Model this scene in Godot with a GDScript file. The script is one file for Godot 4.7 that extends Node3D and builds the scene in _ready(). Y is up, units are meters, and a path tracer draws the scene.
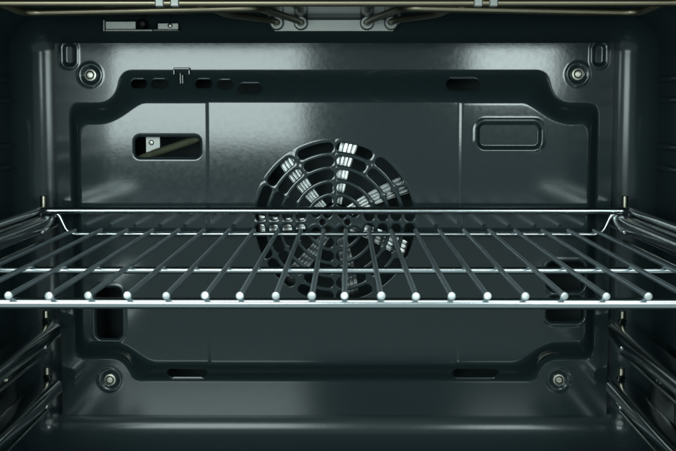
extends Node3D
# Inside of a dark enamelled oven, one wire rack on its runners. Metres, y up,
# oven floor at y = 0, the face of the rear fan cover at z = 0, door side at +z.

var M := {}
var used := {}
const MM := 0.001

func _ready() -> void:
	camera_and_light()
	materials()
	var oven := thing("oven", "dark grey enamelled oven interior with slotted fan cover on its rear wall", "oven", Vector3.ZERO)
	build_liner(oven)
	build_cover(oven)
	build_fan(oven)
	build_grill(oven)
	build_wall_ribs(oven)
	build_side_rack(-1, "chrome side rack with three runners fixed along the left oven wall")
	build_side_rack(1, "chrome side rack with three runners fixed along the right oven wall")
	build_rack()

# ------------------------------------------------------------ camera, light
func camera_and_light() -> void:
	var cam := Camera3D.new()
	cam.name = "camera"
	cam.fov = 20.37
	cam.near = 0.02
	cam.far = 20.0
	add_child(cam)
	cam.position = Vector3(0.0104, 0.28, 1.0)
	cam.rotation_degrees = Vector3(-5.349, 0.411, 0)
	cam.current = true
	var env := Environment.new()
	env.background_mode = Environment.BG_COLOR
	env.background_color = Color(0.275, 0.355, 0.365).linear_to_srgb()
	env.tonemap_mode = Environment.TONE_MAPPER_LINEAR
	env.tonemap_exposure = 1.0
	env.sdfgi_enabled = true
	env.ssao_enabled = true
	env.ssil_enabled = true
	var we := WorldEnvironment.new()
	we.name = "world_environment"
	we.environment = env
	add_child(we)
	# two soft boxes either side of the lens and a larger one above the oven door
	softbox("softbox_left", Vector3(-0.245, 0.365, 1.25), Vector2(0.36, 0.30), Vector3(-0.10, 0.26, 0), 0.285)
	softbox("softbox_right", Vector3(0.305, 0.42, 1.25), Vector2(0.15, 0.24), Vector3(0.10, 0.28, 0), 0.115)
	softbox("softbox_above", Vector3(0.0, 1.15, 1.15), Vector2(1.4, 0.26), Vector3(0, 0.18, 0.3), 0.75)

func softbox(called: String, at: Vector3, size: Vector2, aim: Vector3, energy: float) -> void:
	var l := AreaLight3D.new()
	l.name = called
	l.area_size = size
	l.area_normalize_energy = true
	l.light_energy = energy
	l.light_color = Color(0.92, 1.0, 0.99)
	l.area_range = 6.0
	l.shadow_enabled = true
	add_child(l)
	l.look_at_from_position(at, aim, Vector3.UP)

# ------------------------------------------------------------ materials
func noise_tex(freq: float, seed_: int, as_normal: bool, strength := 1.0, oct := 3, lo := 0.0, hi := 1.0) -> NoiseTexture2D:
	var n := FastNoiseLite.new()
	n.seed = seed_
	n.noise_type = FastNoiseLite.TYPE_SIMPLEX_SMOOTH
	n.frequency = freq
	n.fractal_octaves = oct
	var t := NoiseTexture2D.new()
	t.width = 512
	t.height = 512
	t.seamless = true
	t.noise = n
	t.as_normal_map = as_normal
	t.bump_strength = strength
	if not as_normal:
		var g := Gradient.new()
		g.set_color(0, Color(lo, lo, lo))
		g.set_color(1, Color(hi, hi, hi))
		t.color_ramp = g
	return t

func mat(called: String, lin: Color, rough: float, metal := 0.0) -> StandardMaterial3D:
	var m := StandardMaterial3D.new()
	m.resource_name = called
	m.albedo_color = lin.linear_to_srgb()
	m.roughness = rough
	m.metallic = metal
	M[called] = m
	return m

func materials() -> void:
	var peel := noise_tex(0.02, 3, true, 2.0, 2)
	var e := mat("enamel", Color(0.036, 0.058, 0.063), 0.115)
	e.metallic_specular = 0.6
	e.normal_enabled = true
	e.normal_texture = peel
	e.normal_scale = 0.022
	e.roughness_texture = noise_tex(0.012, 21, false, 1.0, 5, 0.7, 1.0)
	e.uv1_triplanar = true
	e.uv1_scale = Vector3(24, 24, 24)
	var e2 := mat("liner_enamel", Color(0.046, 0.070, 0.075), 0.17)
	e2.metallic_specular = 0.5
	e2.normal_enabled = true
	e2.normal_texture = peel
	e2.normal_scale = 0.04
	e2.uv1_triplanar = true
	e2.uv1_scale = Vector3(20, 20, 20)
	var scuff := noise_tex(0.03, 8, false, 1.0, 4, 0.75, 1.0)
	var c := mat("chrome", Color(0.70, 0.74, 0.75), 0.22, 1.0)
	c.roughness_texture = scuff
	c.uv1_triplanar = true
	c.uv1_scale = Vector3(20, 20, 20)
	mat("wire", Color(0.70, 0.79, 0.84), 0.42, 1.0)
	mat("weld", Color(0.90, 0.93, 0.93), 0.5, 1.0)
	mat("chamber", Color(0.036, 0.058, 0.063), 0.6)
	var r := mat("runner", Color(0.46, 0.48, 0.47), 0.2, 1.0)
	r.roughness_texture = scuff
	r.uv1_triplanar = true
	r.uv1_scale = Vector3(20, 20, 20)
	mat("pin", Color(0.62, 0.58, 0.47), 0.3, 1.0)
	mat("screw", Color(0.66, 0.63, 0.55), 0.32, 1.0)
	mat("dark_socket", Color(0.05, 0.05, 0.045), 0.5, 1.0)
	mat("aluminium", Color(0.74, 0.75, 0.74), 0.15, 1.0)
	mat("element", Color(0.50, 0.42, 0.29), 0.36, 1.0)
	mat("plate", Color(0.62, 0.63, 0.60), 0.48, 0.75)
	mat("braid", Color(0.17, 0.18, 0.11), 0.6)
	mat("casing", Color(0.35, 0.36, 0.36), 0.5, 1.0)
	mat("foot", Color(0.6, 0.62, 0.6), 0.4)

# ------------------------------------------------------------ nodes
func thing(called: String, label: String, category: String, at: Vector3, group := "") -> Node3D:
	var o := Node3D.new()
	var k: int = used.get(called, 0)
	used[called] = k + 1
	o.name = called if k == 0 else "%s_%03d" % [called, k]
	add_child(o)
	o.position = at
	o.set_meta("label", label)
	o.set_meta("category", category)
	if group != "":
		o.set_meta("group", group)
	return o

func part(called: String, mesh: Mesh, m: Material, parent: Node3D, at := Vector3.ZERO) -> MeshInstance3D:
	var o := MeshInstance3D.new()
	o.name = called
	o.mesh = mesh
	o.material_override = m
	o.cast_shadow = GeometryInstance3D.SHADOW_CASTING_SETTING_ON
	parent.add_child(o, true)
	o.position = at
	return o

# A bag of triangles with smooth normals given per vertex
class Bag:
	var v := PackedVector3Array()
	var n := PackedVector3Array()
	var i := PackedInt32Array()
	func vert(p: Vector3, q: Vector3) -> int:
		v.append(p)
		n.append(q.normalized())
		return v.size() - 1
	func tri(a: int, b: int, c: int) -> void:
		# wind clockwise seen from the side the normals point to
		var f := (v[b] - v[a]).cross(v[c] - v[a])
		if f.dot(n[a] + n[b] + n[c]) > 0.0:
			i.append(a); i.append(c); i.append(b)
		else:
			i.append(a); i.append(b); i.append(c)
	func quad(a: int, b: int, c: int, d: int) -> void:
		tri(a, b, c)
		tri(a, c, d)
	func flat(pts: Array, nor: Vector3) -> void:
		var k := v.size()
		for p in pts:
			vert(p, nor)
		for j in range(1, pts.size() - 1):
			tri(k, k + j, k + j + 1)
	func mesh() -> ArrayMesh:
		var a := []
		a.resize(Mesh.ARRAY_MAX)
		a[Mesh.ARRAY_VERTEX] = v
		a[Mesh.ARRAY_NORMAL] = n
		a[Mesh.ARRAY_INDEX] = i
		var m := ArrayMesh.new()
		m.add_surface_from_arrays(Mesh.PRIMITIVE_TRIANGLES, a)
		return m

# round rod along a path, ends domed by `dome` (0 flat .. 1 hemisphere)
func rod(b: Bag, path: Array, r: float, sides := 14, dome := 0.35) -> void:
	var up := Vector3.UP
	var d0: Vector3 = (path[1] - path[0]).normalized()
	if absf(d0.dot(up)) > 0.9:
		up = Vector3.RIGHT
	var side := d0.cross(up).normalized()
	var rings := []
	var nn := path.size()
	for k in nn:
		var d: Vector3
		if k == 0:
			d = d0
		elif k == nn - 1:
			d = (path[k] - path[k - 1]).normalized()
		else:
			d = ((path[k] - path[k - 1]).normalized() + (path[k + 1] - path[k]).normalized()).normalized()
		side = (side - d * side.dot(d)).normalized()
		var other := d.cross(side)
		if k == 0:
			for q in [[0.0, 1.0], [0.5, 0.866], [0.85, 0.527]]:
				pass
			rings.append_array(cap_rings(b, path[0], -d, side, other, r, sides, dome, true))
		var ring := []
		for s in sides:
			var a := TAU * s / sides
			var nor := side * cos(a) + other * sin(a)
			ring.append(b.vert(path[k] + nor * r, nor))
		rings.append(ring)
		if k == nn - 1:
			rings.append_array(cap_rings(b, path[k], d, side, other, r, sides, dome, false))
	for k in rings.size() - 1:
		for s in sides:
			var t := (s + 1) % sides
			b.quad(rings[k][s], rings[k][t], rings[k + 1][t], rings[k + 1][s])
	for e in [rings[0], rings[-1]]:
		for s in range(1, sides - 1):
			b.tri(e[0], e[s], e[s + 1])

func cap_rings(b: Bag, c: Vector3, d: Vector3, side: Vector3, other: Vector3, r: float, sides: int, dome: float, first: bool) -> Array:
	var out := []
	for q in [25.0, 50.0, 72.0, 86.0]:
		var t := deg_to_rad(q)
		var ring := []
		for s in sides:
			var a := TAU * s / sides
			var nor := side * cos(a) + other * sin(a)
			ring.append(b.vert(c + nor * r * cos(t) + d * r * dome * sin(t), nor * cos(t) * dome + d * sin(t)))
		out.append(ring)
	if first:
		out.reverse()
	return out

# polyline with its inner corners rounded
func bend(pts: Array, rad: float, seg := 8) -> Array:
	var out := [pts[0]]
	for k in range(1, pts.size() - 1):
		var p: Vector3 = pts[k]
		var u: Vector3 = pts[k - 1] - p
		var w: Vector3 = pts[k + 1] - p
		var t := minf(rad, minf(u.length(), w.length()) * 0.48)
		var a := p + u.normalized() * t
		var c := p + w.normalized() * t
		for s in seg + 1:
			var f := float(s) / seg
			out.append(a.lerp(p, f).lerp(p.lerp(c, f), f))
	out.append(pts[-1])
	return out

func rod_part(called: String, path: Array, r: float, m: Material, parent: Node3D, sides := 14, dome := 0.35) -> MeshInstance3D:
	var b := Bag.new()
	rod(b, path, r, sides, dome)
	return part(called, b.mesh(), m, parent)

# box with chamfered edges
func chamfer_box(b: Bag, lo: Vector3, hi: Vector3, c: float) -> void:
	var pts := []
	var m := (lo + hi) / 2
	for ax in 3:
		for s in [-1, 1]:
			var nor := Vector3.ZERO
			nor[ax] = s
			var u := (ax + 1) % 3
			var w := (ax + 2) % 3
			var q := []
			for k in [[-1, -1], [1, -1], [1, 1], [-1, 1]]:
				var p := m
				p[ax] = hi[ax] if s > 0 else lo[ax]
				p[u] = hi[u] - c if k[0] > 0 else lo[u] + c
				p[w] = hi[w] - c if k[1] > 0 else lo[w] + c
				q.append(p)
			b.flat(q, nor)
	for ax in 3:                       # the twelve edge chamfers
		var u := (ax + 1) % 3
		var w := (ax + 2) % 3
		for su in [-1, 1]:
			for sw in [-1, 1]:
				var nor := Vector3.ZERO
				nor[u] = su
				nor[w] = sw
				var q := []
				for k in [[lo[ax] + c, true], [hi[ax] - c, true], [hi[ax] - c, false], [lo[ax] + c, false]]:
					var p := Vector3.ZERO
					p[ax] = k[0]
					p[u] = (hi[u] if su > 0 else lo[u]) - (0.0 if k[1] else su * c)
					p[w] = (hi[w] if sw > 0 else lo[w]) - (sw * c if k[1] else 0.0)
					q.append(p)
				b.flat(q, nor)
	for sx in [-1, 1]:
		for sy in [-1, 1]:
			for sz in [-1, 1]:
				var o := Vector3(hi.x if sx > 0 else lo.x, hi.y if sy > 0 else lo.y, hi.z if sz > 0 else lo.z)
				var s := Vector3(sx, sy, sz)
				b.flat([o - Vector3(0, s.y, s.z) * c, o - Vector3(s.x, 0, s.z) * c, o - Vector3(s.x, s.y, 0) * c], s)

func box_part(called: String, lo: Vector3, hi: Vector3, c: float, m: Material, parent: Node3D) -> MeshInstance3D:
	var b := Bag.new()
	chamfer_box(b, lo, hi, c)
	return part(called, b.mesh(), m, parent)

# turned shape: profile of (radius, height along +z), axis through `at`
func lathe(profile: Array, sides := 28) -> ArrayMesh:
	var b := Bag.new()
	for k in profile.size() - 1:
		var p: Vector2 = profile[k]
		var q: Vector2 = profile[k + 1]
		var nor2 := Vector2(q.y - p.y, p.x - q.x)
		for s in sides:
			var a0 := TAU * s / sides
			var a1 := TAU * (s + 1) / sides
			var d0 := Vector3(cos(a0), sin(a0), 0)
			var d1 := Vector3(cos(a1), sin(a1), 0)
			var n0 := d0 * nor2.x + Vector3(0, 0, nor2.y)
			var n1 := d1 * nor2.x + Vector3(0, 0, nor2.y)
			if nor2.length() < 1e-9:
				continue
			var z0 := Vector3(0, 0, p.y)
			var z1 := Vector3(0, 0, q.y)
			b.quad(b.vert(d0 * p.x + z0, n0), b.vert(d1 * p.x + z0, n1), b.vert(d1 * q.x + z1, n1), b.vert(d0 * q.x + z1, n0))
	return b.mesh()

# ------------------------------------------------------------ the cavity
const WX := 0.255       # inner half width
const CY := 0.352       # ceiling
const RZ := -0.016      # rear wall
const FZ := 0.41        # door plane
const CR := 0.028       # corner radius
const FL := -0.003      # floor
const BR := 0.030       # height of the curve from rear wall to floor

func build_liner(oven: Node3D) -> void:
	var arc := 13
	# rear wall with its rounded corners and edges
	var hs := []            # (core x, angle)
	var vs := []            # (core y, angle)
	for k in arc:
		hs.append([-WX + CR, -90.0 + 90.0 * k / (arc - 1)])
	for k in arc:
		hs.append([WX - CR, 90.0 * k / (arc - 1)])
	for k in arc:
		vs.append([FL + BR, -90.0 + 90.0 * k / (arc - 1)])
	for k in arc:
		vs.append([CY - CR, 90.0 * k / (arc - 1)])
	var b := Bag.new()
	for v in vs:
		for h in hs:
			var a := deg_to_rad(h[1])
			var c := deg_to_rad(v[1])
			var ry: float = BR if v[0] < 0.1 else CR
			var q := Vector3(sin(a) * cos(c), sin(c), -cos(a) * cos(c))
			b.vert(Vector3(h[0], v[0], RZ + CR) + q * Vector3(CR, ry, CR), -q / Vector3(CR, ry, CR))
	var w := hs.size()
	for y in vs.size() - 1:
		for x in w - 1:
			if y == arc - 1 and x == arc - 1:
				continue          # the flat middle of the wall, opened below for the fan chamber
			b.quad(y * w + x, y * w + x + 1, (y + 1) * w + x + 1, (y + 1) * w + x)
	var ox := 0.212
	var oy0 := 0.045
	var oy1 := 0.318
	var mx := WX - CR
	var my0 := FL + BR
	var my1 := CY - CR
	b.flat([Vector3(-mx, my0, RZ), Vector3(mx, my0, RZ), Vector3(mx, oy0, RZ), Vector3(-mx, oy0, RZ)], Vector3.BACK)
	b.flat([Vector3(-mx, oy1, RZ), Vector3(mx, oy1, RZ), Vector3(mx, my1, RZ), Vector3(-mx, my1, RZ)], Vector3.BACK)
	b.flat([Vector3(-mx, oy0, RZ), Vector3(-ox, oy0, RZ), Vector3(-ox, oy1, RZ), Vector3(-mx, oy1, RZ)], Vector3.BACK)
	b.flat([Vector3(ox, oy0, RZ), Vector3(mx, oy0, RZ), Vector3(mx, oy1, RZ), Vector3(ox, oy1, RZ)], Vector3.BACK)
	var ch := Bag.new()
	var cz := RZ - 0.055
	ch.flat([Vector3(-ox, oy0, cz), Vector3(ox, oy0, cz), Vector3(ox, oy1, cz), Vector3(-ox, oy1, cz)], Vector3.BACK)
	ch.flat([Vector3(-ox, oy0, RZ), Vector3(-ox, oy1, RZ), Vector3(-ox, oy1, cz), Vector3(-ox, oy0, cz)], Vector3.RIGHT)
	ch.flat([Vector3(ox, oy0, RZ), Vector3(ox, oy1, RZ), Vector3(ox, oy1, cz), Vector3(ox, oy0, cz)], Vector3.LEFT)
	ch.flat([Vector3(-ox, oy0, RZ), Vector3(ox, oy0, RZ), Vector3(ox, oy0, cz), Vector3(-ox, oy0, cz)], Vector3.UP)
	ch.flat([Vector3(-ox, oy1, RZ), Vector3(ox, oy1, RZ), Vector3(ox, oy1, cz), Vector3(-ox, oy1, cz)], Vector3.DOWN)
	part("fan_chamber", ch.mesh(), M.chamber, oven)
	part("rear_wall", b.mesh(), M.liner_enamel, oven)
	var z0 := RZ + CR
	for s in [-1, 1]:
		b = Bag.new()
		b.flat([Vector3(s * WX, FL + BR, z0), Vector3(s * WX, FL + BR, FZ), Vector3(s * WX, CY - CR, FZ), Vector3(s * WX, CY - CR, z0)], Vector3(-s, 0, 0))
		part("side_wall", b.mesh(), M.liner_enamel, oven)
	for top in [false, true]:
		b = Bag.new()
		var yc := CY - CR if top else FL + BR
		var ry := CR if top else BR
		var sy := 1.0 if top else -1.0
		for h in hs:
			var a := deg_to_rad(h[1])
			var nor := Vector3(sin(a), cos(a) * sy, 0)
			var rr := Vector3(CR, ry, CR)
			b.vert(Vector3(h[0], yc, z0) + nor * rr, -nor / rr)
			b.vert(Vector3(h[0], yc, FZ) + nor * rr, -nor / rr)
		for k in w - 1:
			b.quad(k * 2, k * 2 + 1, k * 2 + 3, k * 2 + 2)
		part("ceiling" if top else "oven_floor", b.mesh(), M.liner_enamel, oven)
	# sheet steel casing round the cavity, and the frame of the door opening
	var o := 0.022
	var t := 0.002
	var zb := RZ - 0.06
	for s in [-1, 1]:
		var x: float = s * (WX + o)
		box_part("casing_panel", Vector3(minf(x, x + s * t), -o, zb), Vector3(maxf(x, x + s * t), CY + o, FZ), 0.0005, M.casing, oven)
	box_part("casing_panel", Vector3(-WX - o, CY + o + 0.0005, zb), Vector3(WX + o, CY + o + t, FZ), 0.0005, M.casing, oven)
	box_part("casing_panel", Vector3(-WX - o, -o - t, zb), Vector3(WX + o, -o - 0.0005, FZ), 0.0005, M.casing, oven)
	box_part("casing_panel", Vector3(-WX - o, -o, zb - t), Vector3(WX + o, CY + o, zb - 0.0005), 0.0005, M.casing, oven)
	b = Bag.new()
	var e := o + t
	chamfer_box(b, Vector3(-WX - e, -e, FZ + 0.0005), Vector3(-WX, CY + e, FZ + 0.012), 0.0015)
	chamfer_box(b, Vector3(WX, -e, FZ + 0.0005), Vector3(WX + e, CY + e, FZ + 0.012), 0.0015)
	chamfer_box(b, Vector3(-WX + 0.0003, CY, FZ + 0.0005), Vector3(WX - 0.0003, CY + e, FZ + 0.0115), 0.0015)
	chamfer_box(b, Vector3(-WX + 0.0003, -e, FZ + 0.0005), Vector3(WX - 0.0003, 0.0, FZ + 0.0115), 0.0015)
	part("door_frame", b.mesh(), M.liner_enamel, oven)

func build_wall_ribs(oven: Node3D) -> void:
	# pressed shelf guides high on both side walls, in pairs
	for s in [-1, 1]:
		for y in [0.302, 0.286, 0.2505, 0.2340]:
			rod_part("shelf_guide", [Vector3(s * (WX - 0.0005), y, 0.014), Vector3(s * (WX - 0.0005), y, 0.385)], 0.0028, M.liner_enamel, oven, 12, 0.9)

# ------------------------------------------------------------ rear fan cover
func smin(a: float, b: float, k: float) -> float:
	var h := maxf(k - absf(a - b), 0.0) / k
	return minf(a, b) - h * h * k * 0.25

func sstep(a: float, b: float, x: float) -> float:
	var t := clampf((x - a) / (b - a), 0.0, 1.0)
	return t * t * (3.0 - 2.0 * t)

# height (mm) of the pressed cover over its rim, at x, y in mm
func relief(x: float, y: float) -> float:
	var ax := absf(x)
	var top := (306.5 - y) * 0.68
	var bot := (y - 62.0) * 0.95
	var sid := (208.5 - ax) * 1.75
	# notch left free for the screw in each corner
	var nx: float
	var ny: float
	if y > 190.0:
		nx = 187.0 - ax
		ny = 300.0 - y
	else:
		nx = 180.0 - ax
		ny = y - 64.0
	var r := 18.0 if y > 190.0 else 16.0
	var out := Vector2(maxf(nx, 0.0), maxf(ny, 0.0)).length() + minf(maxf(nx, ny), 0.0)
	var notch := (out - r) * 1.05
	var h := smin(smin(top, bot, 3.0), sid, 7.0)
	h = smin(h, notch, 12.0)
	h = -smin(-h - 0.2, 0.0, 2.6) - 0.12
	var full := 13.2 + 0.4 * sstep(97.2, 101.2, ax)
	return smin(h, full, 2.8)

# distance (mm) to a feature, negative inside
func feature(f: Dictionary, x: float, y: float) -> float:
	if f.t == "box":
		var q := Vector2(absf(x - f.x) - f.w + f.r, absf(y - f.y) - f.h + f.r)
		return Vector2(maxf(q.x, 0), maxf(q.y, 0)).length() + minf(maxf(q.x, q.y), 0.0) - f.r
	if f.t == "disc":
		return Vector2(x - f.x, y - f.y).length() - f.r
	# arc slot round f.x, f.y; angles from the vertical, both sides mirrored
	var dx: float = absf(x - f.x)
	var dy: float = (y - f.y) * f.s
	var a := atan2(dx, dy)
	var c := clampf(a, f.a0, f.a1)
	if a == c:
		return absf(Vector2(dx, dy).length() - f.R) - f.w
	return Vector2(dx - sin(c) * f.R, dy - cos(c) * f.R).length() - f.w

# grid sheet of the cover over lo..hi (mm), cut by holes; keep = +1 outside disc, -1 inside it
func pressed_sheet(lo: Vector2, hi: Vector2, step: float, feats: Array, disc: Dictionary, inside: bool) -> ArrayMesh:
	var nx := int(round((hi.x - lo.x) / step)) + 1
	var ny := int(round((hi.y - lo.y) / step)) + 1
	var H := PackedFloat32Array()
	var D := PackedFloat32Array()
	H.resize(nx * ny)
	D.resize(nx * ny)
	for j in ny:
		for i in nx:
			var x := lo.x + i * step
			var y := lo.y + j * step
			H[j * nx + i] = relief(x, y)
			var d := feature(disc, x, y)
			D[j * nx + i] = -d if inside else d
	for f in feats:
		var bb: Rect2 = f.bb
		var i0 := clampi(int((bb.position.x - 7 - lo.x) / step), 0, nx - 1)
		var i1 := clampi(int((bb.end.x + 7 - lo.x) / step) + 1, 0, nx - 1)
		var j0 := clampi(int((bb.position.y - 7 - lo.y) / step), 0, ny - 1)
		var j1 := clampi(int((bb.end.y + 7 - lo.y) / step) + 1, 0, ny - 1)
		for j in range(j0, j1 + 1):
			for i in range(i0, i1 + 1):
				var x := lo.x + i * step
				var y := lo.y + j * step
				var d := feature(f, x, y)
				var k := j * nx + i
				if f.has("lip"):
					H[k] += f.lip * exp(-pow((d - 2.2) / 1.3, 2.0))
				if f.m == "hole":
					D[k] = minf(D[k], d)
					var e: float = f.e
					if d < e:
						var u := e - maxf(d, 0.0)
						H[k] -= e - sqrt(maxf(e * e - u * u, 0.0))
				else:
					H[k] -= f.depth * (1.0 - sstep(-f.soft, f.soft * 0.6, d))
	var b := Bag.new()
	b.v.resize(nx * ny)
	b.n.resize(nx * ny)
	for j in ny:
		for i in nx:
			var k := j * nx + i
			var il := maxi(i - 1, 0)
			var ir := mini(i + 1, nx - 1)
			var jl := maxi(j - 1, 0)
			var jr := mini(j + 1, ny - 1)
			var gx := (H[j * nx + ir] - H[j * nx + il]) / ((ir - il) * step)
			var gy := (H[jr * nx + i] - H[jl * nx + i]) / ((jr - jl) * step)
			b.v[k] = Vector3(lo.x + i * step, lo.y + j * step, H[k]) * MM
			b.n[k] = Vector3(-gx, -gy, 1).normalized()
	var idx := PackedInt32Array()
	for j in ny - 1:
		for i in nx - 1:
			var k := j * nx + i
			var q := [k, k + 1, k + nx + 1, k + nx]
			var n_in := 0
			for c in q:
				if D[c] > 0.0:
					n_in += 1
			if n_in == 0:
				continue
			for t in [[q[0], q[1], q[2]], [q[0], q[2], q[3]]]:
				if n_in == 4:
					idx.append(t[0]); idx.append(t[2]); idx.append(t[1])
					continue
				var poly := []
				for s in 3:
					var a: int = t[s]
					var c: int = t[(s + 1) % 3]
					if D[a] > 0.0:
						poly.append(a)
					if (D[a] > 0.0) != (D[c] > 0.0):
						var w := D[a] / (D[a] - D[c])
						b.v.append(b.v[a].lerp(b.v[c], w))
						b.n.append(b.n[a].lerp(b.n[c], w).normalized())
						poly.append(b.v.size() - 1)
				for s in range(1, poly.size() - 1):
					idx.append(poly[0]); idx.append(poly[s + 1]); idx.append(poly[s])
	b.i = idx
	return b.mesh()

func pill(x0: float, y0: float, x1: float, y1: float, mode := "hole", r := -1.0) -> Dictionary:
	var w := absf(x1 - x0) / 2
	var h := absf(y1 - y0) / 2
	return {"t": "box", "x": (x0 + x1) / 2, "y": (y0 + y1) / 2, "w": w, "h": h, "r": minf(w, h) if r < 0 else r, "m": mode, "e": 1.5,
		"depth": 3.0, "soft": 1.6, "bb": Rect2(minf(x0, x1), minf(y0, y1), w * 2, h * 2)}

const FX := 0.9
const FY := 190.3

func build_cover(oven: Node3D) -> void:
	var feats := []
	# air outlets on the upper and lower slopes
	for s in [[-160.5, 295.5, -147.5, 302.5], [-144.5, 295.5, -131, 302.5], [-109.5, 295.5, -96, 302.5], [-92.3, 295, -79.6, 302], [-75.6, 291.5, -56.8, 299.2], [88.5, 293.8, 115.2, 303.0],
			[-134.4, 63.0, -102.4, 71.2], [95.8, 63.2, 131.8, 71.4]]:
		feats.append(pill(s[0], s[1], s[2], s[3]))
	# window for the probe, and two upright openings low down
	var f := pill(-156.3, 241.6, -105.4, 257.3, "hole", 4.0); f.e = 2.2; feats.append(f)
	f = pill(-189.2, 97.2, -169.4, 137.4, "hole", 4.5); f.e = 2.0; f.lip = 0.4; feats.append(f)
	f = pill(169.5, 111, 198.0, 130.5, "hole", 5.0); f.e = 2.0; f.lip = 0.4; feats.append(f)
	f = pill(169.5, 136, 198.0, 158.6, "hole", 5.0); f.e = 2.0; f.lip = 0.4; feats.append(f)
	# blind pressing top right
	f = pill(113.2, 248.8, 161.8, 268.2, "recess", 5.5); f.depth = 2.6; f.soft = 1.1; f.lip = 0.45; feats.append(f)
	# key slots in the top corners
	for s in [-1, 1]:
		f = pill(s * 213.6, 314.0, s * 205.6, 330.0, "recess", 3.0); f.depth = 2.2; f.soft = 1.0; f.lip = 0.35; feats.append(f)
	var screws := [Vector2(-193.2, 306.0), Vector2(192.9, 306.6), Vector2(-181.7, 60.5), Vector2(181.9, 61.0)]
	for p in screws:
		feats.append({"t": "disc", "x": p.x, "y": p.y, "r": 6.3, "m": "recess", "depth": 0.9, "soft": 1.3, "lip": 0.35, "bb": Rect2(p.x - 7, p.y - 7, 14, 14)})
	var disc := {"t": "disc", "x": FX, "y": FY, "r": 66.0}
	var cover := part("fan_cover", pressed_sheet(Vector2(-220.8, 31.8), Vector2(220.8, 331.2), 0.8, feats, disc, false), M.enamel, oven)
	# the folded edge of the cover
	var b := Bag.new()
	var zb := RZ + 0.0015
	var x0 := -0.2208
	var x1 := -0.2208 + 552 * 0.0008
	var y0 := 0.0318
	var y1 := 0.0318 + 374 * 0.0008
	b.flat([Vector3(x0, y0, 0), Vector3(x0, y1, 0), Vector3(x0, y1, zb), Vector3(x0, y0, zb)], Vector3.LEFT)
	b.flat([Vector3(x1, y0, 0), Vector3(x1, y1, 0), Vector3(x1, y1, zb), Vector3(x1, y0, zb)], Vector3.RIGHT)
	b.flat([Vector3(x0, y0, 0), Vector3(x1, y0, 0), Vector3(x1, y0, zb), Vector3(x0, y0, zb)], Vector3.DOWN)
	b.flat([Vector3(x0, y1, 0), Vector3(x1, y1, 0), Vector3(x1, y1, zb), Vector3(x0, y1, zb)], Vector3.UP)
	part("folded_edge", b.mesh(), M.enamel, cover)
	# slotted grille in front of the fan
	var slots := []
	var rows := [[59.2, [[4.8, 25.5], [37.0, 56.5], [65.0, 85.5]]], [48.5, [[5.8, 25.0], [38.0, 57.0], [65.5, 84.0]]],
		[38.0, [[7.2, 57.0], [66.5, 82.5]]], [27.5, [[10.0, 56.0], [68.0, 79.5]]], [17.0, [[17.0, 62.0]]], [8.6, [[38.0, 44.0]]]]
	for row in rows:
		var R: float = row[0]
		for a in row[1]:
			for s in [-1, 1]:
				slots.append({"t": "arc", "x": FX, "y": FY, "s": s, "R": R, "w": 3.6 if R > 10 else 2.6, "a0": deg_to_rad(a[0]), "a1": deg_to_rad(a[1]), "m": "hole", "e": 0.75, "lip": 0.10,
					"bb": Rect2(FX - R - 5, FY if s > 0 else FY - R - 5, 2 * R + 10, R + 5)})
	for s in [-1, 1]:
		slots.append({"t": "disc", "x": FX + s * 9.8, "y": FY, "r": 2.0, "m": "hole", "e": 1.0, "bb": Rect2(FX + s * 9.8 - 3, FY - 3, 6, 6)})
	part("fan_grille", pressed_sheet(Vector2(FX - 67, FY - 67), Vector2(FX + 67, FY + 67), 0.4, slots, disc, true), M.enamel, cover)
	# screws
	for p in screws:
		var turn: float = p.x * 0.7
		var head := part("screw", lathe([Vector2(0.0034, -0.0012), Vector2(0.0034, 0.0008), Vector2(0.0031, 0.0017), Vector2(0.0024, 0.0022), Vector2(0.0017, 0.0023), Vector2(0.0014, 0.0023), Vector2(0.0012, 0.0008), Vector2(0.0, 0.0008)]), M.screw, cover, Vector3(p.x, p.y, -0.6) * MM)
		head.rotation.z = turn
		part("washer", lathe([Vector2(0.0050, -0.0012), Vector2(0.0050, 0.0001), Vector2(0.0046, 0.0005), Vector2(0.0032, 0.0007)]), M.screw, cover, Vector3(p.x, p.y, -0.6) * MM)
	# small pressed clip on the upper slope
	b = Bag.new()
	chamfer_box(b, Vector3(-0.1268, 0.3100, 0.0003), Vector3(-0.1136, 0.3118, 0.0034), 0.0006)
	chamfer_box(b, Vector3(-0.1268, 0.3062, 0.0015), Vector3(-0.1256, 0.3099, 0.0042), 0.0003)
	chamfer_box(b, Vector3(-0.1148, 0.3062, 0.0015), Vector3(-0.1136, 0.3099, 0.0042), 0.0003)
	part("clip", b.mesh(), M.enamel, cover)
	b = Bag.new()
	chamfer_box(b, Vector3(-0.1212, 0.2990, 0.0035), Vector3(-0.1202, 0.3075, 0.0080), 0.0003)
	chamfer_box(b, Vector3(-0.1194, 0.2990, 0.0035), Vector3(-0.1184, 0.3060, 0.0080), 0.0003)
	part("clip_tongue", b.mesh(), M.plate, cover)
	# what shows through the probe window: a bracket and a braided lead
	b = Bag.new()
	chamfer_box(b, Vector3(-0.1500, 0.2440, -0.0020), Vector3(-0.1385, 0.2575, -0.0008), 0.0003)
	part("probe_bracket", b.mesh(), M.plate, oven)
	part("bracket_screw", lathe([Vector2(0.0022, 0.0), Vector2(0.0021, 0.0009), Vector2(0.0014, 0.0015), Vector2(0.0, 0.0017)], 16), M.screw, oven, Vector3(-0.1455, 0.2525, -0.0008))
	b = Bag.new()
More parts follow.
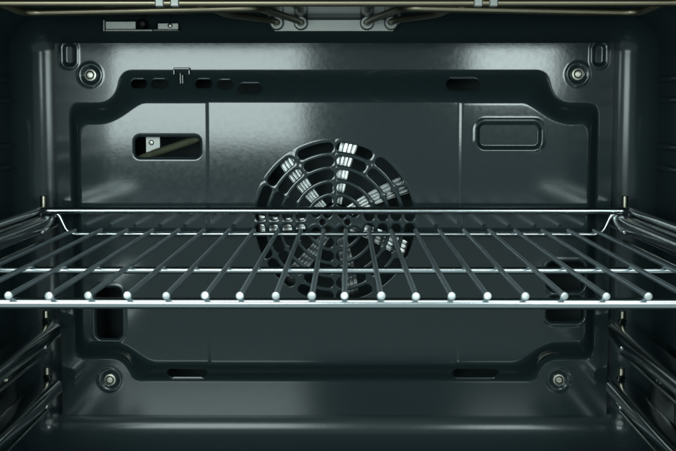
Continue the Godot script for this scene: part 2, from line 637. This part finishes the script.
	rod(b, bend([Vector3(-0.162, 0.2375, -0.002), Vector3(-0.142, 0.2445, 0.0032), Vector3(-0.112, 0.2545, 0.0032), Vector3(-0.095, 0.2600, -0.002)], 0.012), 0.0027, 14)
	var lead := part("braided_lead", b.mesh(), M.braid, oven)
	b = Bag.new()
	for k in 26:          # the braid's turns
		var c := Vector3(-0.142, 0.2445, 0.0032).lerp(Vector3(-0.112, 0.2545, 0.0032), (k - 1.5) / 23.0)
		var pts := []
		for s in 9:
			var a := PI * (s / 8.0) - 0.2
			pts.append(c + Vector3(0.0012 * s / 8.0 - 0.0008, cos(a) * 0.0028, sin(a) * 0.0028))
		rod(b, pts, 0.00035, 6)
	part("braid", b.mesh(), M.braid, lead)

# ------------------------------------------------------------ fan behind the grille
func build_fan(oven: Node3D) -> void:
	var c := Vector3(FX, FY, 0) * MM
	var fan := part("fan", lathe([Vector2(0.006, -0.070), Vector2(0.006, -0.014), Vector2(0.014, -0.0135), Vector2(0.014, -0.004), Vector2(0.012, -0.001), Vector2(0.006, 0.0), Vector2(0.005, 0.004), Vector2(0.003, 0.005), Vector2(0.0, 0.005)]), M.dark_socket, oven, c)
	var rng := RandomNumberGenerator.new()
	rng.seed = 12
	for k in 7:
		var slant := rng.randf_range(0.0040, 0.0075)
		var amp := rng.randf_range(0.0007, 0.0012)
		var lean := rng.randf_range(0.10, 0.30)
		var b := Bag.new()
		var nr := 30
		var nt := 34
		for i in nr + 1:
			for j in nt + 1:
				var r := lerpf(0.013, 0.0625, float(i) / nr)
				var u := (float(j) / nt - 0.5)
				var wid := lerpf(0.008, 0.0145, float(i) / nr)
				var t := u * wid + lean * (r - 0.013) + 2.2 * (r - 0.013) * (r - 0.0625)      # the blade curves a little
				var ph := u * 4.0 * TAU
				var z := -0.0045 + u * slant + amp * cos(ph) - 0.004 * u * u
				var dz := slant - amp * 4.0 * TAU * sin(ph) - 0.008 * u
				b.vert(Vector3(t, r, z), Vector3(-dz / wid, 0.03, 1))
		for i in nr:
			for j in nt:
				var q := i * (nt + 1) + j
				b.quad(q, q + 1, q + nt + 2, q + nt + 1)
		var blade := part("fan_blade", b.mesh(), M.aluminium, fan)
		blade.rotation.z = -deg_to_rad(6.0 + 51.43 * k)

# ------------------------------------------------------------ grill element under the ceiling
func build_grill(oven: Node3D) -> void:
	var b := Bag.new()
	var r := 0.0025
	var y := 0.3405
	# one bent tube on each side: from the plate forward, out along the rear run, round to the front run
	var grill: MeshInstance3D = null
	for s in [-1, 1]:
		b = Bag.new()
		rod(b, bend([Vector3(s * 0.026, 0.3475, RZ + 0.004), Vector3(s * 0.027, 0.3465, 0.03), Vector3(s * 0.046, 0.3440, 0.185), Vector3(s * 0.120, 0.3425, 0.185), Vector3(s * 0.199, y + 0.0008, 0.180),
			Vector3(s * 0.205, y + 0.004, 0.215), Vector3(s * 0.205, y + 0.006, 0.36)], 0.012), r, 16)
		part("grill_element", b.mesh(), M.element, oven)
		b = Bag.new()
		rod(b, bend([Vector3(s * 0.045, 0.3475, RZ + 0.004), Vector3(s * 0.046, 0.3470, 0.025), Vector3(s * 0.075, 0.3462, 0.10), Vector3(s * 0.090, 0.3480, 0.24), Vector3(s * 0.090, 0.3480, 0.34)], 0.012), 0.0025, 16)
		part("grill_element", b.mesh(), M.element, oven)
	var run := rod_part("front_run", [Vector3(-0.240, 0.3415, 0.255), Vector3(0.240, 0.3415, 0.255)], 0.0023, M.element, oven, 16)
	for x in [-0.0995, -0.0905, 0.0870, 0.0960]:
		box_part("element_clip", Vector3(x - 0.0026, 0.3390, 0.2522), Vector3(x + 0.0026, 0.3515, 0.2582), 0.0006, M.plate, run)
	# mounting plate on the rear wall
	b = Bag.new()
	var zf := RZ + 0.0035
	var zr := RZ + 0.0008
	var out := [Vector2(-0.052, 0.348), Vector2(-0.0465, 0.3405), Vector2(0.0465, 0.3405), Vector2(0.0525, 0.3475), Vector2(0.0525, 0.351), Vector2(-0.052, 0.351)]
	var face := []
	for p in out:
		face.append(Vector3(p.x, p.y, zf + 0.012))
	b.flat(face, Vector3(0, 0, 1))
	for k in out.size():
		var p: Vector2 = out[k]
		var q: Vector2 = out[(k + 1) % out.size()]
		var nor := Vector3(q.y - p.y, p.x - q.x, 0)
		b.flat([Vector3(p.x, p.y, zf + 0.012), Vector3(q.x, q.y, zf + 0.012), Vector3(q.x, q.y, zr), Vector3(p.x, p.y, zr)], nor)
	part("mounting_plate", b.mesh(), M.plate, oven)
	for x in [-0.045, -0.026, 0.026, 0.045]:
		part("terminal_collar", lathe([Vector2(0.0056, 0.0), Vector2(0.0056, 0.003), Vector2(0.0045, 0.005), Vector2(0.0030, 0.005)]), M.plate, oven, Vector3(x, 0.3465, zf + 0.0122))
	# sensor bracket, top left of the cover
	b = Bag.new()
	chamfer_box(b, Vector3(-0.180, 0.3400, -0.0140), Vector3(-0.1425, 0.3416, 0.0045), 0.0005)
	chamfer_box(b, Vector3(-0.180, 0.3417, 0.0005), Vector3(-0.1560, 0.3480, 0.0018), 0.0004)
	chamfer_box(b, Vector3(-0.1422, 0.3404, -0.0140), Vector3(-0.1225, 0.3416, 0.0040), 0.0005)
	chamfer_box(b, Vector3(-0.1390, 0.3417, 0.0004), Vector3(-0.1225, 0.3466, 0.0014), 0.0004)
	chamfer_box(b, Vector3(-0.1816, 0.3400, -0.0140), Vector3(-0.1802, 0.3490, 0.0045), 0.0004)
	var br := part("sensor_bracket", b.mesh(), M.plate, oven)
	rod_part("sensor", [Vector3(-0.150, 0.3462, -0.012), Vector3(-0.151, 0.3462, 0.004)], 0.0034, M.dark_socket, br)
	rod_part("sensor", [Vector3(-0.129, 0.3445, -0.012), Vector3(-0.129, 0.3445, 0.0032)], 0.0019, M.screw, br)

# ------------------------------------------------------------ side racks
func build_side_rack(s: int, label: String) -> void:
	var t := thing("side_rack", label, "shelf rails", Vector3(s * 0.2275, 0, 0), "side racks of the oven")
	# local x is measured from the post, outward positive on the right
	rod_part("post", [Vector3(s * 0.0190, 0.030, 0.150), Vector3(s * 0.0190, 0.2000, 0.150)], 0.0030, M.runner, t, 16, 0.3)
	rod_part("post", [Vector3(s * 0.0190, 0.030, 0.375), Vector3(s * 0.0190, 0.2000, 0.375)], 0.0030, M.runner, t, 16, 0.3)
	part("locating_stud", lathe([Vector2(0.0030, -0.004), Vector2(0.0030, 0.001), Vector2(0.0024, 0.0022), Vector2(0.0012, 0.0028), Vector2(0.0, 0.0029)], 20), M.foot, t, Vector3(s * 0.003, 0.0270, 0.006))
	for y in [0.1984, 0.1115, 0.0660]:
		var x0: float = -s * 0.0135
		var x1: float = s * 0.0085
		rod_part("pin", [Vector3(0, y - 0.011, 0.020), Vector3(0, y + (0.0128 if y > 0.15 else 0.0088), 0.020)], 0.0028, M.pin, t, 16, 0.25)
		# upper bar of the runner with its hooked rear end
		var b := Bag.new()
		channel(b, s, y)
		var runner := part("runner", b.mesh(), M.runner, t)
		rod_part("hook", bend([Vector3(0, y + 0.002, 0.0215), Vector3(-s * 0.002, y - 0.001, 0.027), Vector3(-s * 0.0095, y - 0.0090, 0.040), Vector3(-s * 0.0115, y - 0.0100, 0.075)], 0.012), 0.0022, M.runner, runner)
		part("collar", ring_mesh(0.0027, 0.0034, 0.0016), M.dark_socket, t, Vector3(0, y + 0.0012, 0.020))
		rod_part("stay_rod", [Vector3(x0 + s * 0.008, y - 0.0195, 0.046), Vector3(x0 + s * 0.008, y - 0.0195, 0.372)], 0.0015, M.runner, runner)
	# strap that carries the rack on the wall, with its screw
	box_part("wall_strap", Vector3(s * 0.0215 - 0.0012, 0.048, 0.035), Vector3(s * 0.0215 + 0.0012, 0.098, 0.105), 0.0006, M.runner, t)
	var sc := part("strap_screw", lathe([Vector2(0.0042, 0.0), Vector2(0.0041, 0.0012), Vector2(0.0030, 0.0022), Vector2(0.0014, 0.0024), Vector2(0.0012, 0.001), Vector2(0.0, 0.001)]), M.screw, t, Vector3(s * 0.0202, 0.074, 0.062))
	sc.rotation.y = -s * PI / 2

func ring_mesh(r0: float, r1: float, h: float) -> ArrayMesh:
	var b := Bag.new()
	var pr := [Vector2(r0, -h / 2), Vector2(r1, -h / 2), Vector2(r1, h / 2), Vector2(r0, h / 2)]
	for k in 3:
		var p: Vector2 = pr[k]
		var q: Vector2 = pr[k + 1]
		var n2 := Vector2(q.y - p.y, p.x - q.x)
		for i in 20:
			var a := TAU * i / 20
			var c := TAU * (i + 1) / 20
			var d := Vector3(cos(a), 0, sin(a))
			var e := Vector3(cos(c), 0, sin(c))
			var u := Vector3.UP
			b.quad(b.vert(d * p.x + u * p.y, d * n2.x + u * n2.y), b.vert(e * p.x + u * p.y, e * n2.x + u * n2.y), b.vert(e * q.x + u * q.y, e * n2.x + u * n2.y), b.vert(d * q.x + u * q.y, d * n2.x + u * n2.y))
	return b.mesh()

# C-shaped runner profile swept along z; y is its top
func channel(b: Bag, s: int, y: float) -> void:
	var prof := []
	var cx: float = -s * 0.002
	var cy := y - 0.0062
	# rounded outline of the bar, with a groove on the side towards the oven
	for k in 40:
		var a := TAU * k / 40
		var px := 0.0105 * signf(cos(a)) * pow(absf(cos(a)), 0.6)
		var py := 0.0062 * signf(sin(a)) * pow(absf(sin(a)), 0.6)
		prof.append(Vector2(cx + px * s, cy + py))
	var z0 := 0.024
	var z1 := 0.378
	for k in 40:
		var p: Vector2 = prof[k]
		var q: Vector2 = prof[(k + 1) % 40]
		var pp: Vector2 = prof[(k + 39) % 40]
		var qq: Vector2 = prof[(k + 2) % 40]
		var n0 := Vector3(q.y - pp.y, pp.x - q.x, 0) * s
		var n1 := Vector3(qq.y - p.y, p.x - qq.x, 0) * s
		b.quad(b.vert(Vector3(p.x, p.y, z0), n0), b.vert(Vector3(q.x, q.y, z0), n1), b.vert(Vector3(q.x, q.y, z1), n1), b.vert(Vector3(p.x, p.y, z1), n0))
	for z in [z0, z1]:
		var c := b.vert(Vector3(cx, cy, z), Vector3(0, 0, -1 if z == z0 else 1))
		for k in 40:
			var p: Vector2 = prof[k]
			var q: Vector2 = prof[(k + 1) % 40]
			b.tri(c, b.vert(Vector3(p.x, p.y, z), b.n[c]), b.vert(Vector3(q.x, q.y, z), b.n[c]))

# ------------------------------------------------------------ the wire rack
func build_rack() -> void:
	var o := Vector3(0.0008, 0.1982, 0.2)
	var t := thing("wire_rack", "shiny chrome wire oven rack resting on the uppermost side runners", "oven rack", o)
	var hx := 0.2272
	var yt := 0.2012 - o.y           # raised frame
	var yf := 0.1808 - o.y           # front rail
	var zb := 0.0350 - o.z
	var zf := 0.3665 - o.z
	rod_part("frame", bend([Vector3(-0.19, yf, zf), Vector3(-hx + 0.004, yf, zf), Vector3(-hx, yf, zf - 0.008), Vector3(-hx, yt, zf - 0.034), Vector3(-hx, yt, zb), Vector3(hx, yt, zb), Vector3(hx, yt, zf - 0.034), Vector3(hx, yf, zf - 0.008), Vector3(hx - 0.004, yf, zf), Vector3(0.19, yf, zf)], 0.010), 0.0028, M.chrome, t, 20)
	rod_part("front_rail", [Vector3(-0.1899, yf, zf), Vector3(0.1899, yf, zf)], 0.0030, M.chrome, t, 20, 0.0)
	# cross bars that carry the wires; their ends sweep up to the frame
	for c in [["rear_bar", 0.0300, 0.0018, 0.1826, 1.0], ["cross_bar", 0.2460, 0.0022, 0.1822, 0.45]]:
		var z: float = c[1] - o.z
		var y: float = c[3] - o.y
		var r: float = c[2]
		var yu := yt - 0.0018
		var g: float = c[4]
		rod_part(c[0], bend([Vector3(-hx + 0.001, yu, z + 0.012), Vector3(-hx + 0.007 * g, yu, z + 0.002), Vector3(-hx + 0.013 * g, yu - 0.001, z + 0.0012), Vector3(-hx + 0.0200 * g, y, z + 0.0012), Vector3(-hx + 0.034 * g, y, z + 0.0006), Vector3(hx - 0.034 * g, y, z + 0.0006), Vector3(hx - 0.0200 * g, y, z + 0.0012), Vector3(hx - 0.013 * g, yu - 0.001, z + 0.0012), Vector3(hx - 0.007 * g, yu, z + 0.002), Vector3(hx - 0.001, yu, z + 0.012)], 0.008), r, M.chrome, t, 16)
	var xs := [-200.6, -180.5, -160.3, -140.2, -120.0, -100.3, -80.7, -61.5, -42.9, -25.3, -7.7, 9.4, 27.0, 44.6, 63.2, 81.8, 100.9, 120.4, 140.5, 161.5, 181.6, 201.5]
	var rng := RandomNumberGenerator.new()
	rng.seed = 5
	var b := Bag.new()
	rod(b, [Vector3(0, 0, 0), Vector3(0, 0, 0.3400)], 0.00155, 14, 0.8)
	var wire := b.mesh()
	var bead := lathe([Vector2(0.0013, -0.0021), Vector2(0.0018, -0.0015), Vector2(0.00212, -0.0006), Vector2(0.00212, 0.0006), Vector2(0.00195, 0.0010), Vector2(0.0016, 0.00122), Vector2(0.0009, 0.00135), Vector2(0.0, 0.0014)], 20)
	for x in xs:
		var w := part("wire", wire, M.wire, t, Vector3(x * MM - o.x, 0.1858 - o.y - rng.randf() * 0.0002, 0.0325 - o.z + rng.randf_range(-0.0006, 0.0006)))
		w.rotation.y = rng.randf_range(-0.0022, 0.0022)
		var e := part("welded_end", bead, M.weld, w, Vector3(0, rng.randf_range(-0.0001, 0.0002), 0.3410))
		e.rotation = Vector3(rng.randf_range(-0.25, 0.1), rng.randf_range(-0.2, 0.2), 0)
		e.scale = Vector3.ONE * rng.randf_range(0.94, 1.08)
